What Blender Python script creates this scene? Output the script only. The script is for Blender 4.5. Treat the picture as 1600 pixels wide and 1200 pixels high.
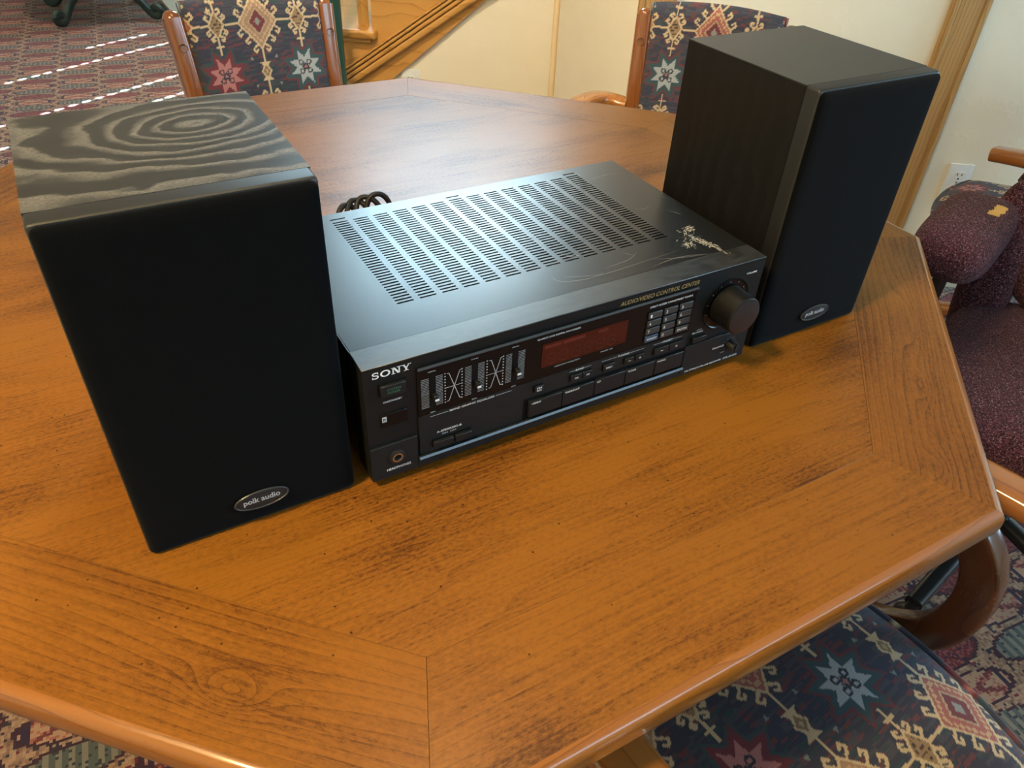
import bpy, bmesh, math, random
import numpy as np
from mathutils import Vector, Matrix
random.seed(7); RNG = np.random.default_rng(7)
for o in list(bpy.data.objects): bpy.data.objects.remove(o, do_unlink=True)
SC = bpy.context.scene; COL = SC.collection
PI = math.pi
FLOOR = -0.76                      # table top is z = 0, units are metres

# ------------------------------------------------------------------ camera
cam_d = bpy.data.cameras.new('camera'); cam = bpy.data.objects.new('camera', cam_d); COL.objects.link(cam)
cam_d.sensor_width = 36; cam_d.lens = 1190.36 / 1600 * 36; cam_d.clip_start = 0.02
_r = Vector((0.8692, -0.4926, 0.0433)); _u = Vector((0.2769, 0.5574, 0.7827)); _f = Vector((0.4097, 0.6684, -0.6208))
cam.matrix_world = Matrix(((_r.x, _u.x, -_f.x, -0.1432), (_r.y, _u.y, -_f.y, -0.4575), (_r.z, _u.z, -_f.z, 0.4931), (0, 0, 0, 1)))
SC.camera = cam

# ------------------------------------------------------------------ world, sun, lights, exposure
w = bpy.data.worlds.new('sky'); SC.world = w; w.use_nodes = True
w.node_tree.nodes['Background'].inputs[0].default_value = (0.78, 0.88, 1.0, 1)
w.node_tree.nodes['Background'].inputs[1].default_value = 0.20
SUN_EL = math.radians(34.5); SUN_AZ = math.radians(29.3)
sd = bpy.data.lights.new('sun', 'SUN'); sd.energy = 420; sd.angle = math.radians(0.53); sd.color = (.86, .94, 1)
sun = bpy.data.objects.new('sun', sd); COL.objects.link(sun)
_d = Vector((math.cos(SUN_AZ) * math.cos(SUN_EL), math.sin(SUN_AZ) * math.cos(SUN_EL), -math.sin(SUN_EL)))
sun.rotation_euler = _d.to_track_quat('-Z', 'Y').to_euler(); sun.location = (-6, -3, 5)
def area(name, loc, target, sx, sy, power, col, shape='RECTANGLE'):
    d = bpy.data.lights.new(name, 'AREA'); d.shape = shape; d.size = sx; d.size_y = sy; d.energy = power; d.color = col
    o = bpy.data.objects.new(name, d); COL.objects.link(o); o.location = loc
    o.rotation_euler = (Vector(target) - Vector(loc)).to_track_quat('-Z', 'Y').to_euler(); return o
area('stair_window_daylight', (2.35, 4.75, 2.72), (0.25, 0.3, 0.1), 1.5, 1.1, 215, (0.56, 0.84, 1.0))
area('table_ceiling_lamp', (0.22, 0.30, 1.64), (0.22, 0.30, 0), 0.26, 0.26, 7.5, (1.0, 0.78, 0.48), 'DISK')
area('left_ceiling_lamp', (-0.95, -0.2, 1.64), (-0.95, -0.2, 0), 0.30, 0.30, 58, (1.0, 0.73, 0.34), 'DISK')
def spot(name, loc, target, angle, power, col, radius=.05, blend=.7):
    d = bpy.data.lights.new(name, 'SPOT'); d.energy = power; d.color = col; d.spot_size = math.radians(angle); d.spot_blend = blend; d.shadow_soft_size = radius
    o = bpy.data.objects.new(name, d); COL.objects.link(o); o.location = loc
    o.rotation_euler = (Vector(target) - Vector(loc)).to_track_quat('-Z', 'Y').to_euler(); return o
spot('stair_wall_fill', (0.15, 1.15, 1.62), (1.35, 2.15, -0.25), 84, 180, (1.0, 0.82, 0.56))  # unseen spot added to warm the stair wall, aimed clear of the table
spot('hall_carpet_fill', (-0.1, 4.3, 1.9), (-0.1, 4.3, 0), 88, 190, (1.0, 0.86, 0.70))  # added spot that brightens the far carpet; no ceiling is built above it
area('front_window_daylight', (1.0, -2.72, 1.05), (0.7, 0.0, -0.1), 3.2, 1.0, 74, (0.50, 0.78, 1.0))
area('right_window_daylight', (3.9, -1.3, 0.55), (0.5, -0.1, -0.3), 1.6, 1.3, 95, (0.46, 0.74, 1.0))
spot('hall_wall_fill', (-0.2, 5.0, 1.5), (-0.3, 7.2, 3.0), 110, 260, (1.0, 0.90, 0.74))  # added spot lighting the back wall so the speaker top reflects it brighter
vs = SC.view_settings; vs.view_transform = 'Standard'; vs.look = 'None'; vs.gamma = 1; vs.use_curve_mapping = False; vs.exposure = -0.12
SC.cycles.use_denoising = True
SC.cycles.max_bounces = 6; SC.cycles.diffuse_bounces = 3; SC.cycles.caustics_reflective = False; SC.cycles.caustics_refractive = False

# ------------------------------------------------------------------ helpers: objects
def link(o, parent=None):
    COL.objects.link(o)
    if parent is not None: o.parent = parent
    return o
def mesh(name, verts, faces, mat=None, parent=None, smooth=False):
    me = bpy.data.meshes.new(name); me.from_pydata([tuple(v) for v in verts], [], faces); me.update()
    if smooth: me.shade_smooth()
    if mat is not None: me.materials.append(mat)
    return link(bpy.data.objects.new(name, me), parent)
def from_bm(name, bm, mat, parent=None, smooth=False, auto=None):
    me = bpy.data.meshes.new(name); bm.normal_update(); bm.to_mesh(me); bm.free()
    if mat is not None: me.materials.append(mat)
    if smooth: me.shade_smooth()
    if auto: 
        me.shade_smooth(); me.set_sharp_from_angle(angle=math.radians(auto))
    return link(bpy.data.objects.new(name, me), parent)
def add_box(bm, x0, x1, y0, y1, z0, z1, bevel=0, seg=2):
    r = bmesh.ops.create_cube(bm, size=1.0)
    for v in r['verts']:
        v.co = Vector((x0 + (v.co.x + .5) * (x1 - x0), y0 + (v.co.y + .5) * (y1 - y0), z0 + (v.co.z + .5) * (z1 - z0)))
    if bevel:
        ed = list({e for v in r['verts'] for e in v.link_edges})
        bmesh.ops.bevel(bm, geom=ed, offset=bevel, segments=seg, profile=.6, affect='EDGES')
def box(name, x0, x1, y0, y1, z0, z1, mat, parent=None, bevel=0, seg=2):
    bm = bmesh.new(); add_box(bm, x0, x1, y0, y1, z0, z1, bevel, seg)
    return from_bm(name, bm, mat, parent, auto=40 if bevel else None)
def prism(name, pts, a, b, mat, parent=None, axis='z', bevel=0, seg=2, auto=35):
    # pts: 2D outline; axis z: (x,y)->xy ; y: (x,z) ; x: (y,z); extruded from a to b
    def P(p, k):
        return {'z': (p[0], p[1], k), 'y': (p[0], k, p[1]), 'x': (k, p[0], p[1])}[axis]
    n = len(pts); bm = bmesh.new()
    va = [bm.verts.new(P(p, a)) for p in pts]; vb = [bm.verts.new(P(p, b)) for p in pts]
    bm.faces.new(va); bm.faces.new(vb)
    for i in range(n): bm.faces.new((va[i], va[(i + 1) % n], vb[(i + 1) % n], vb[i]))
    bmesh.ops.recalc_face_normals(bm, faces=bm.faces)
    if bevel:
        ed = [e for e in bm.edges if (e.verts[0] in va and e.verts[1] in va) or (e.verts[0] in vb and e.verts[1] in vb)]
        bmesh.ops.bevel(bm, geom=ed, offset=bevel, segments=seg, profile=.6, affect='EDGES')
    return from_bm(name, bm, mat, parent, auto=auto)
def rrect(x0, x1, y0, y1, r, n=5):
    out = []
    for cx, cy, a0 in ((x1 - r, y1 - r, 0), (x0 + r, y1 - r, 90), (x0 + r, y0 + r, 180), (x1 - r, y0 + r, 270)):
        for k in range(n + 1):
            a = math.radians(a0 + 90 * k / n); out.append((cx + r * math.cos(a), cy + r * math.sin(a)))
    return out
def ellipse(cx, cy, rx, ry, n=32): return [(cx + rx * math.cos(2 * PI * k / n), cy + ry * math.sin(2 * PI * k / n)) for k in range(n)]
def catmull(pts, n=8, closed=False):
    pts = [Vector(p) for p in pts]; out = []; m = len(pts)
    for i in range(m if closed else m - 1):
        if closed: a, b, c, d = (pts[(i + k - 1) % m] for k in range(4))
        else: a, b, c, d = pts[max(i - 1, 0)], pts[i], pts[i + 1], pts[min(i + 2, m - 1)]
        for k in range(n):
            t = k / n
            out.append(.5 * ((2 * b) + (c - a) * t + (2 * a - 5 * b + 4 * c - d) * t * t + (3 * b - a - 3 * c + d) * t ** 3))
    if not closed: out.append(pts[-1])
    return out
def sweep(name, path, sec, mat, parent=None, up=(0, 0, 1), closed=False, scale=None, auto=50):
    # sec: list of (side, up) offsets; path: list of Vectors
    path = [Vector(p) for p in path]; m = len(path); V = []; F = []; k = len(sec); up = Vector(up)
    for i, p in enumerate(path):
        a = path[(i - 1) % m] if closed or i > 0 else path[i]; b = path[(i + 1) % m] if closed or i < m - 1 else path[i]
        t = (b - a).normalized(); s = t.cross(up)
        if s.length < 1e-4: s = t.cross(Vector((0, 1, 0)))
        s.normalize(); uu = s.cross(t).normalized(); sc = scale[i] if scale else 1
        V += [p + s * q[0] * sc + uu * q[1] * sc for q in sec]
    for i in range(m if closed else m - 1):
        j = (i + 1) % m
        for q in range(k): F.append((i * k + q, i * k + (q + 1) % k, j * k + (q + 1) % k, j * k + q))
    if not closed: F += [tuple(range(k))[::-1], tuple(range((m - 1) * k, m * k))]
    o = mesh(name, V, F, mat, parent); bm = bmesh.new(); bm.from_mesh(o.data); bmesh.ops.recalc_face_normals(bm, faces=bm.faces); bm.to_mesh(o.data); bm.free()
    o.data.shade_smooth(); o.data.set_sharp_from_angle(angle=math.radians(auto)); return o
def circ(r, n=10): return [(r * math.cos(2 * PI * k / n), r * math.sin(2 * PI * k / n)) for k in range(n)]
def rsec(wd, h, r=.006): return rrect(-wd / 2, wd / 2, -h / 2, h / 2, r, 3)
def lathe(name, prof, mat, parent=None, n=28, axis='z', at=(0, 0, 0), auto=40):
    V = []; F = []; k = len(prof)
    for i in range(n):
        a = 2 * PI * i / n
        for r, z in prof:
            p = {'z': (r * math.cos(a), r * math.sin(a), z), 'y': (r * math.cos(a), -z, r * math.sin(a)), 'x': (z, r * math.cos(a), r * math.sin(a))}[axis]
            V.append((p[0] + at[0], p[1] + at[1], p[2] + at[2]))
    for i in range(n):
        j = (i + 1) % n
        for q in range(k - 1): F.append((i * k + q, j * k + q, j * k + q + 1, i * k + q + 1))
    o = mesh(name, V, F, mat, parent); bm = bmesh.new(); bm.from_mesh(o.data)
    bmesh.ops.remove_doubles(bm, verts=bm.verts, dist=1e-6); bmesh.ops.recalc_face_normals(bm, faces=bm.faces); bm.to_mesh(o.data); bm.free()
    o.data.shade_smooth(); o.data.set_sharp_from_angle(angle=math.radians(auto)); return o
def thing(name, label, cat, loc=(0, 0, 0), rz=0, group=None):
    o = bpy.data.objects.new(name, None); COL.objects.link(o); o.empty_display_size = .1
    o.location = loc; o.rotation_euler = (0, 0, rz); tag(o, label, cat, group); return o
def tag(o, label, cat, group=None):
    o['label'] = label; o['category'] = cat
    if group: o['group'] = group
    return o
def struct(o): o['kind'] = 'structure'; return o
def copy_tree(o, parent=None):
    c = o.copy(); COL.objects.link(c); c.parent = parent
    for ch in list(o.children): copy_tree(ch, c)
    return c

# ------------------------------------------------------------------ helpers: node maths
class S:
    def __init__(s, nt, sock): s.nt = nt; s.k = sock
    def _m(s, op, b=None, c=None):
        n = s.nt.nodes.new('ShaderNodeMath'); n.operation = op
        for i, v in enumerate((s, b, c)):
            if v is None: continue
            if isinstance(v, S): s.nt.links.new(v.k, n.inputs[i])
            else: n.inputs[i].default_value = v
        return S(s.nt, n.outputs[0])
    def __add__(s, b): return s._m('ADD', b)
    __radd__ = __add__
    def __sub__(s, b): return s._m('SUBTRACT', b)
    def __rsub__(s, b): return (s * -1) + b
    def __mul__(s, b): return s._m('MULTIPLY', b)
    __rmul__ = __mul__
    def __truediv__(s, b): return s._m('DIVIDE', b)
    def sin(s): return s._m('SINE')
    def abs(s): return s._m('ABSOLUTE')
    def fract(s): return s._m('FRACT')
    def floor(s): return s._m('FLOOR')
    def exp(s): return s._m('EXPONENT')
    def pow(s, b): return s._m('POWER', b)
    def sqrt(s): return s._m('SQRT')
    def lt(s, b): return s._m('LESS_THAN', b)
    def gt(s, b): return s._m('GREATER_THAN', b)
    def min(s, b): return s._m('MINIMUM', b)
    def max(s, b): return s._m('MAXIMUM', b)
    def clamp(s, a=0, b=1): return s.max(a).min(b)
    def ramp(s, a, b): return ((s - a) * (1.0 / (b - a))).clamp()
class Mat:
    def __init__(s, name, rough=.5, spec=.5, metal=0, coat=0, coat_rough=.1, col=None):
        s.m = bpy.data.materials.new(name); s.m.use_nodes = True; s.nt = s.m.node_tree
        s.b = s.nt.nodes['Principled BSDF']; I = s.b.inputs
        I['Roughness'].default_value = rough; I['Specular IOR Level'].default_value = spec; I['Metallic'].default_value = metal
        I['Coat Weight'].default_value = coat; I['Coat Roughness'].default_value = coat_rough
        if col: I['Base Color'].default_value = (*col, 1)
    def coords(s, kind='Object'):
        n = s.nt.nodes.new('ShaderNodeTexCoord'); x = s.nt.nodes.new('ShaderNodeSeparateXYZ'); s.nt.links.new(n.outputs[kind], x.inputs[0])
        return [S(s.nt, x.outputs[i]) for i in range(3)]
    def rnd(s):
        n = s.nt.nodes.new('ShaderNodeObjectInfo'); return S(s.nt, n.outputs['Random'])
    def vec(s, x, y, z=0):
        n = s.nt.nodes.new('ShaderNodeCombineXYZ')
        for i, v in enumerate((x, y, z)):
            if isinstance(v, S): s.nt.links.new(v.k, n.inputs[i])
            else: n.inputs[i].default_value = v
        return n.outputs[0]
    def noise(s, v, scale=1, detail=2, rough=.5):
        n = s.nt.nodes.new('ShaderNodeTexNoise'); s.nt.links.new(v, n.inputs['Vector'])
        n.inputs['Scale'].default_value = scale; n.inputs['Detail'].default_value = detail; n.inputs['Roughness'].default_value = rough
        return S(s.nt, n.outputs['Fac'])
    def voro(s, v, scale=1, out='Distance'):
        n = s.nt.nodes.new('ShaderNodeTexVoronoi'); s.nt.links.new(v, n.inputs['Vector']); n.inputs['Scale'].default_value = scale
        return S(s.nt, n.outputs[out])
    def mix(s, f, a, b):
        n = s.nt.nodes.new('ShaderNodeMix'); n.data_type = 'RGBA'
        if isinstance(f, S): s.nt.links.new(f.k, n.inputs[0])
        else: n.inputs[0].default_value = f
        for i, v in ((6, a), (7, b)):
            if isinstance(v, (tuple, list)): n.inputs[i].default_value = (*v[:3], 1)
            else: s.nt.links.new(v, n.inputs[i])
        return n.outputs[2]
    def color(s, c): s.nt.links.new(c, s.b.inputs['Base Color']); return s
    def rough(s, v): s.nt.links.new(v.k, s.b.inputs['Roughness']); return s
    def bump(s, h, strength=.3, dist=.001):
        n = s.nt.nodes.new('ShaderNodeBump'); n.inputs['Strength'].default_value = strength; n.inputs['Distance'].default_value = dist
        s.nt.links.new(h.k, n.inputs['Height']); s.nt.links.new(n.outputs[0], s.b.inputs['Normal']); return s
def plain(name, col, rough=.5, spec=.5, metal=0, grain=0.0, gscale=400, coat=0, coat_rough=.1):
    M = Mat(name, rough, spec, metal, coat, coat_rough, col)
    x, y, z = M.coords(); n = M.noise(M.vec(x, y, z), gscale, 2)
    M.color(M.mix(n, tuple(c * .88 for c in col), tuple(min(1, c * 1.12) for c in col)))
    if grain: M.bump(n, grain, .0006)
    return M.m
def emit(name, col, st):
    M = Mat(name, .5); M.b.inputs['Emission Color'].default_value = (*col, 1); M.b.inputs['Emission Strength'].default_value = st; return M.m
def wood(name, dark, mid, light, freq=60, wob=1.2, knots=(), rough=.3, coat=.0, axis='x', fiber=1.0, contrast=.8, blotch=.5, line=.35, spots=0.0, coat_rough=.15, spec=.5, stretch=1.0):
    """grain runs along local x; annual rings are contour lines of a field bent round the knots"""
    M = Mat(name, rough, spec, 0, coat, coat_rough); c = M.coords(); r = M.rnd() * 37.0
    if axis == 'x': x, y = c[0], c[1] + c[2] * .7
    elif axis == 'z': x, y = c[2], c[0] + c[1] * .8
    elif axis == 'y': x, y = c[1], c[0] + c[2] * .7
    xx = x + r
    field = y * freq + M.noise(M.vec(xx * 1.6 * stretch, y * 6.0, r), 1.0, 2) * wob * 5.0 + M.noise(M.vec(xx * 7 * stretch, y * 22, r), 1.0, 2) * wob
    for kx, ky, sx, sy, amp in knots:
        dx = (x - kx) * (1.0 / sx); dy = (y - ky) * (1.0 / sy)
        field = field + ((dx * dx + dy * dy) * -1.0).exp() * amp
    ring = field.fract()                                   # saw: soft rise, sharp late wood
    ringv = ring.pow(2.2)
    edge = ring.ramp(.86, .98)
    fib = M.noise(M.vec(xx * 9, y * 420, r), 1.0, 3, .6) * .45 + M.noise(M.vec(xx * 190, y * 380, r), 1.0, 3, .7) * .55
    blo = M.noise(M.vec(xx * 4, y * 9, r + 5.0), 1.0, 3, .55)
    t = (ringv * contrast + (fib - .5) * fiber + (blo - .5) * blotch * 2 + .22).clamp()
    col = M.mix(t, light, mid)
    col = M.mix((t - .5).clamp() * 1.2, col, dark)
    col = M.mix(edge * line, col, dark)
    if spots:
        sp = M.voro(M.vec(xx, y, r), 62).lt(.062) * M.noise(M.vec(xx, y, r + 9), 12, 1).gt(.45)
        col = M.mix(sp * spots, col, tuple(d * .25 for d in dark))
    M.color(col)
    M.rough((fib - .5) * .14 + (blo - .5) * .12 + rough)
    M.bump(fib, .06, .0005)
    return M.m

# ------------------------------------------------------------------ materials
TD, TM, TL = (.042, .012, .0023), (.122, .039, .005), (.252, .094, .011)
M_panel = wood('cherry_veneer', TD, TM, TL, freq=22, wob=1.3, rough=.34, fiber=3.6, contrast=.14, blotch=1.3, line=.10, spots=.85, coat=.0, coat_rough=.18, spec=.22,
               knots=((.35, -.34, .12, .05, 2.2), (.05, -.42, .25, .06, 1.6)))
M_plank = wood('cherry_plank', TD, TM, TL, freq=85, wob=.9, rough=.34, fiber=3.0, contrast=.18, blotch=1.1, line=.09, spots=.7, coat=.0, coat_rough=.18, spec=.22)
M_plank_k1 = wood('cherry_plank_knot', TD, TM, TL, freq=110, wob=.7, rough=.34, fiber=2.4, contrast=.30, blotch=.9, line=.18, spots=.7, coat=.0, coat_rough=.18, spec=.22,
                  knots=((.117, -.014, .026, .013, 3.4), (.10, -.005, .12, .03, 1.6)))
M_plank_k2 = wood('cherry_plank_figured', TD, TM, TL, freq=120, wob=1.0, rough=.34, fiber=2.2, contrast=.34, blotch=.8, line=.28, spots=.5, coat=.0, coat_rough=.18, spec=.22,
                  knots=((.03, -.016, .095, .016, 3.2), (-.105, -.012, .03, .010, 2.2), (-.235, -.008, .02, .012, 2.0)))
M_edge = wood('cherry_edge', (.09, .025, .004), (.21, .066, .008), (.30, .108, .014), freq=60, rough=.3, fiber=.8, contrast=.3, coat=.8, coat_rough=.07, spec=.3)
M_dark = plain('table_underside', (.05, .02, .008), .6)
M_cwood = wood('chair_wood', (.07, .018, .004), (.17, .05, .010), (.23, .075, .016), freq=40, rough=.22, fiber=.35, contrast=.3, blotch=.3, axis='z', coat=.7, coat_rough=.1)
M_cwoodx = wood('chair_wood_arm', (.12, .035, .006), (.28, .095, .018), (.38, .14, .03), freq=40, rough=.22, fiber=.4, contrast=.35, blotch=.3, axis='y', coat=.7, coat_rough=.1)
M_cwoodd = wood('chair_wood_dark', (.05, .013, .003), (.11, .030, .006), (.15, .045, .009), freq=30, rough=.25, fiber=.3, contrast=.3, blotch=.3, axis='z', coat=.6, coat_rough=.12)
M_stair = wood('stair_oak', (.24, .095, .016), (.46, .215, .045), (.58, .30, .075), freq=22, rough=.3, fiber=.5, contrast=.35, blotch=.6, coat=.4, coat_rough=.15)
M_trim = wood('trim_oak', (.22, .11, .03), (.40, .22, .075), (.52, .31, .12), freq=90, rough=.45, fiber=.6, contrast=.6, blotch=.3, axis='z')
def black_ash(name, axis, knots, lightc=(.055, .052, .046), freq=72, wob=1.0):
    M = Mat(name, .38, .5 if axis == 'x' else .22); c = M.coords()
    x, y = {'x': (c[0], c[1]), 'z': (c[2], c[0] + c[1])}[axis]
    field = y * freq + M.noise(M.vec(x * 7, y * 14), 1, 2) * 3.4 * wob + M.noise(M.vec(x * 34, y * 60), 1, 2) * 1.5 * wob
    for kx, ky, sx, sy, amp in knots:
        dx = (x - kx) * (1 / sx); dy = (y - ky) * (1 / sy); field = field + ((dx * dx + dy * dy) * -1.0).exp() * amp
    ring = (field * .62).fract(); pore = M.noise(M.vec(x * 380, y * 950), 1, 2, .8)
    line = ring.ramp(.45, .8) * (1.0 - ring.ramp(.9, 1.0)) * pore.ramp(.36, .6)
    M.color(M.mix(line, (.010, .0095, .009), lightc)); M.rough(line * .2 + .33); M.bump(line * -1.0, .25, .0006)
    return M.m
M_ash_top = black_ash('black_ash_veneer', 'x', ((.119, .124, .078, .052, 8.0), (.119, .128, .03, .02, 1.6)), (.18, .17, .15), 20, 1.0)
M_ash_plain = plain('black_ash_smooth', (.017, .0175, .0175), .42, .55, grain=.04, gscale=900)
M_ash_side = black_ash('black_ash_veneer_plain', 'z', (), (.011, .010, .0095))
M_baffle = plain('black_moulded_plastic', (.013, .013, .013), .46, .5, grain=.05, gscale=900)
M_gr = Mat('grille_cloth', .95, .04); _x, _y, _z = M_gr.coords()
_n = M_gr.noise(M_gr.vec(_x, _y, _z), 60, 3) ; _wv = (_x * 5200).sin() * (_z * 5200).sin()
M_gr.color(M_gr.mix(_n, (.0014, .0017, .0021), (.0026, .0030, .0036))).bump(_wv, .15, .0003)
M_gr.b.inputs['Sheen Weight'].default_value = .03; M_gr.b.inputs['Sheen Roughness'].default_value = .6
M_grille = M_gr.m
M_badge = plain('badge_grey', (.022, .023, .024), .4, .3)
M_badge_rim = plain('badge_rim', (.05, .055, .058), .3, .5, .3)
M_print = plain('print_silver', (.85, .86, .85), .45, .4)
M_print_dim = plain('print_grey', (.45, .47, .48), .5, .4)
M_scale = plain('print_scale', (.24, .25, .255), .5, .3)
M_print_gold = plain('print_gold', (.36, .24, .09), .45, .4)
M_print_green = plain('print_green', (.04, .15, .10), .5, .4)
M_cover = Mat('receiver_cover_paint', .40, .48, 0); _x, _y, _z = M_cover.coords()
_n = M_cover.noise(M_cover.vec(_x, _y, _z), 1400, 2); _s = M_cover.noise(M_cover.vec(_x, _y, _z), 14, 3)
M_cover.color(M_cover.mix(_n, (.007, .0075, .008), (.015, .016, .0165))).bump(_n, .10, .0003).rough((_s - .5) * .06 + .31)
M_cover = M_cover.m
M_face = plain('receiver_face', (.009, .010, .0105), .42, .2, grain=.03, gscale=1500)
M_face_top = Mat('receiver_face_top', .33, .9); _x, _y, _z = M_face_top.coords()
_n = M_face_top.noise(M_face_top.vec(_x * 60, _y * 200, _z), 1, 4, .65)
M_face_top.color(M_face_top.mix(_n.ramp(.4, .8), (.014, .015, .016), (.045, .046, .046))).rough((_n - .5) * .3 + .36); M_face_top = M_face_top.m
M_gloss = plain('receiver_glossy_panel', (.005, .0045, .0045), .22, .2)
M_strip = plain('receiver_grey_strip', (.0125, .0145, .0155), .42, .22)
M_btn = plain('receiver_button', (.011, .0125, .0135), .40, .25)
M_key = plain('receiver_key', (.032, .035, .038), .4, .5)
M_keyblue = plain('receiver_key_blue', (.03, .055, .10), .4, .5)
M_lip = plain('receiver_lip', (.03, .034, .038), .22, .6, .4)
M_slot = plain('slot_black', (.002, .002, .002), .6, .2)
M_inner = plain('receiver_inside', (.010, .008, .007), .7, .3)
M_pcb = plain('circuit_board', (.06, .025, .012), .6, .3)
M_disp = Mat('display_glass', .2, .2); _x, _y, _z = M_disp.coords()
_n = M_disp.noise(M_disp.vec(_x * 30, _y, _z * 60), 1, 2)
M_disp.color(M_disp.mix(_n, (.045, .007, .004), (.085, .014, .007))); M_disp = M_disp.m
M_dispseg = plain('display_segment', (.055, .009, .005), .3)
M_dispblk = plain('display_block', (.12, .018, .010), .3)
M_metal = plain('bright_metal', (.55, .55, .52), .25, .5, 1.0)
M_rubber = plain('black_rubber', (.012, .012, .013), .5, .4)
M_red = plain('red_plastic', (.45, .02, .02), .4)
M_scratch = plain('scratch_pale', (.30, .29, .26), .6, .3)
M_flake = plain('peeled_pale', (.55, .52, .42), .7, .2)
M_blackmetal = plain('black_metal', (.012, .012, .012), .28, .5, coat=.4)
M_brass = plain('screw_plug', (.30, .13, .04), .3, .5, .3)
M_teal = plain('teal_backing', (.012, .05, .05), .8, .3, grain=.2, gscale=700)
M_iron = Mat('green_iron', .5, .5, .2); _x, _y, _z = M_iron.coords()
_n = M_iron.noise(M_iron.vec(_x, _y, _z), 40, 3)
M_iron.color(M_iron.mix(_n, (.010, .022, .018), (.045, .075, .062))).bump(_n, .4, .003); M_iron = M_iron.m
M_plate = plain('outlet_plastic', (.68, .71, .69), .3, .5)
M_platein = plain('outlet_socket', (.72, .74, .71), .3, .5)
M_base = plain('cream_baseboard', (.66, .58, .42), .45)
M_ceil = plain('ceiling_paint', (.75, .72, .66), .9, grain=.3, gscale=60)
M_blind = plain('blind_white', (.7, .68, .62), .6)
def plaster():
    M = Mat('cream_plaster', .85, .3); x, y, z = M.coords()
    n = M.noise(M.vec(x * 9, y * 9, z * 14), 1, 3, .6); f = M.noise(M.vec(x, y, z), 240, 2)
    lump = n.ramp(.55, .66)
    M.color(M.mix(n, (.74, .68, .53), (.80, .745, .60))); M.bump(lump * .6 + f * .06, .28, .004); return M.m
M_wall = plaster()
def carpet():
    """woven rug pattern: staggered medallions on tan ground, stitched on a small grid"""
    M = Mat('patterned_carpet', .95, .12); X, Y, Z = M.coords()
    ca, sa = math.cos(math.radians(-6)), math.sin(math.radians(-6))
    u0 = X * ca + Y * sa; v0 = Y * ca - X * sa
    st = 210.0
    u = (u0 * st).floor() / st; v = (v0 * st).floor() / st
    PX, PY = .185, .078
    cx = (u / PX).floor(); uu = (u / PX).fract() - .5
    odd = ((cx * .5).fract()).gt(.25)
    vs_ = v / PY + odd * .5; cy = vs_.floor(); vv = vs_.fract() - .5
    typ = ((cy + cx * 2.0) * (1 / 3.0) + .01).fract()          # three motif kinds in turn
    isA = typ.lt(.25); isB = typ.gt(.25) * typ.lt(.6); isC = typ.gt(.6)
    au = uu.abs(); av = vv.abs()
    # medallion body
    oval = (au * au * 4.9 + av * av * 6.0).sqrt()
    body = oval.lt(.98); rim = oval.gt(.86) * body
    jag = ((u0 * 420).sin() * (v0 * 300).sin())
    nz = M.noise(M.vec(u * 1.0, v * 1.0), 95, 3, .7); nz2 = M.noise(M.vec(u, v, 4.0), 140, 2, .6)
    stripes = ((uu * 60).sin()).gt(.0)
    bars = au.gt(.33) * au.lt(.39) * av.lt(.3)
    xm = (au * .8 - av).abs().lt(.07)
    tan = M.mix(nz.ramp(.42, .62), (.34, .21, .125), (.15, .08, .058))
    tan = M.mix(M.noise(M.vec(u, v, 7.0), 62, 2, .6).gt(.60), tan, (.030, .024, .034))
    tan = M.mix(M.noise(M.vec(u, v, 11.0), 75, 2, .6).gt(.64), tan, (.12, .02, .025))
    red = M.mix(nz2.gt(.5), (.115, .018, .02), (.20, .055, .045))
    red = M.mix(nz.gt(.60), red, (.025, .018, .035))
    teal = M.mix(stripes, (.070, .080, .072), (.17, .145, .11))
    teal = M.mix(nz2.gt(.60), teal, (.03, .035, .04))
    xcol = M.mix(xm, (.34, .20, .12), (.13, .03, .03))
    xcol = M.mix(nz2.gt(.56), xcol, (.30, .10, .07))
    xcol = M.mix(bars, xcol, (.03, .018, .035))
    mot = M.mix(isB, red, teal); mot = M.mix(isC, mot, xcol)
    edge = oval + (nz - .5) * .3
    col = M.mix(edge.lt(.97), tan, mot)
    col = M.mix((edge - 1.0).abs().lt(.07), col, (.04, .016, .024))
    spk = M.noise(M.vec(u, v, 2.0), 210, 1)
    col = M.mix(spk.gt(.655), col, (.045, .02, .028))
    pile = M.noise(M.vec(X, Y, Z), 420, 2)
    col = M.mix((pile - .5).abs() * .4, col, (.05, .035, .03))
    M.color(col); M.bump(pile, .5, .004); M.b.inputs['Sheen Weight'].default_value = .15
    return M.m
M_carpet = carpet()
def tweed():
    M = Mat('purple_tweed', .95, .15); X, Y, Z = M.coords()
    f = M.noise(M.vec(X, Y, Z), 260, 3, .8); g = M.noise(M.vec(X, Y, Z), 400, 2, .7); b = M.noise(M.vec(X, Y, Z), 9, 3)
    rib = ((X + Y * .6 + Z) * 1100).sin()
    c = M.mix(f.ramp(.42, .60), (.014, .006, .009), (.135, .042, .055))
    c = M.mix(b.ramp(.45, .65) * .5, c, (.075, .024, .038))
    c = M.mix(g.gt(.63), c, (.36, .24, .25)); c = M.mix(f.gt(.66), c, (.26, .09, .06))
    M.color(c); M.bump(f + rib * .12, .8, .004); M.b.inputs['Sheen Weight'].default_value = .25
    return M.m
M_tweed = tweed(); M_tweed.node_tree.nodes['Principled BSDF'].inputs['Sheen Weight'].default_value = .05
M_foam = plain('yellow_foam', (.60, .36, .10), .8)
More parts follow.
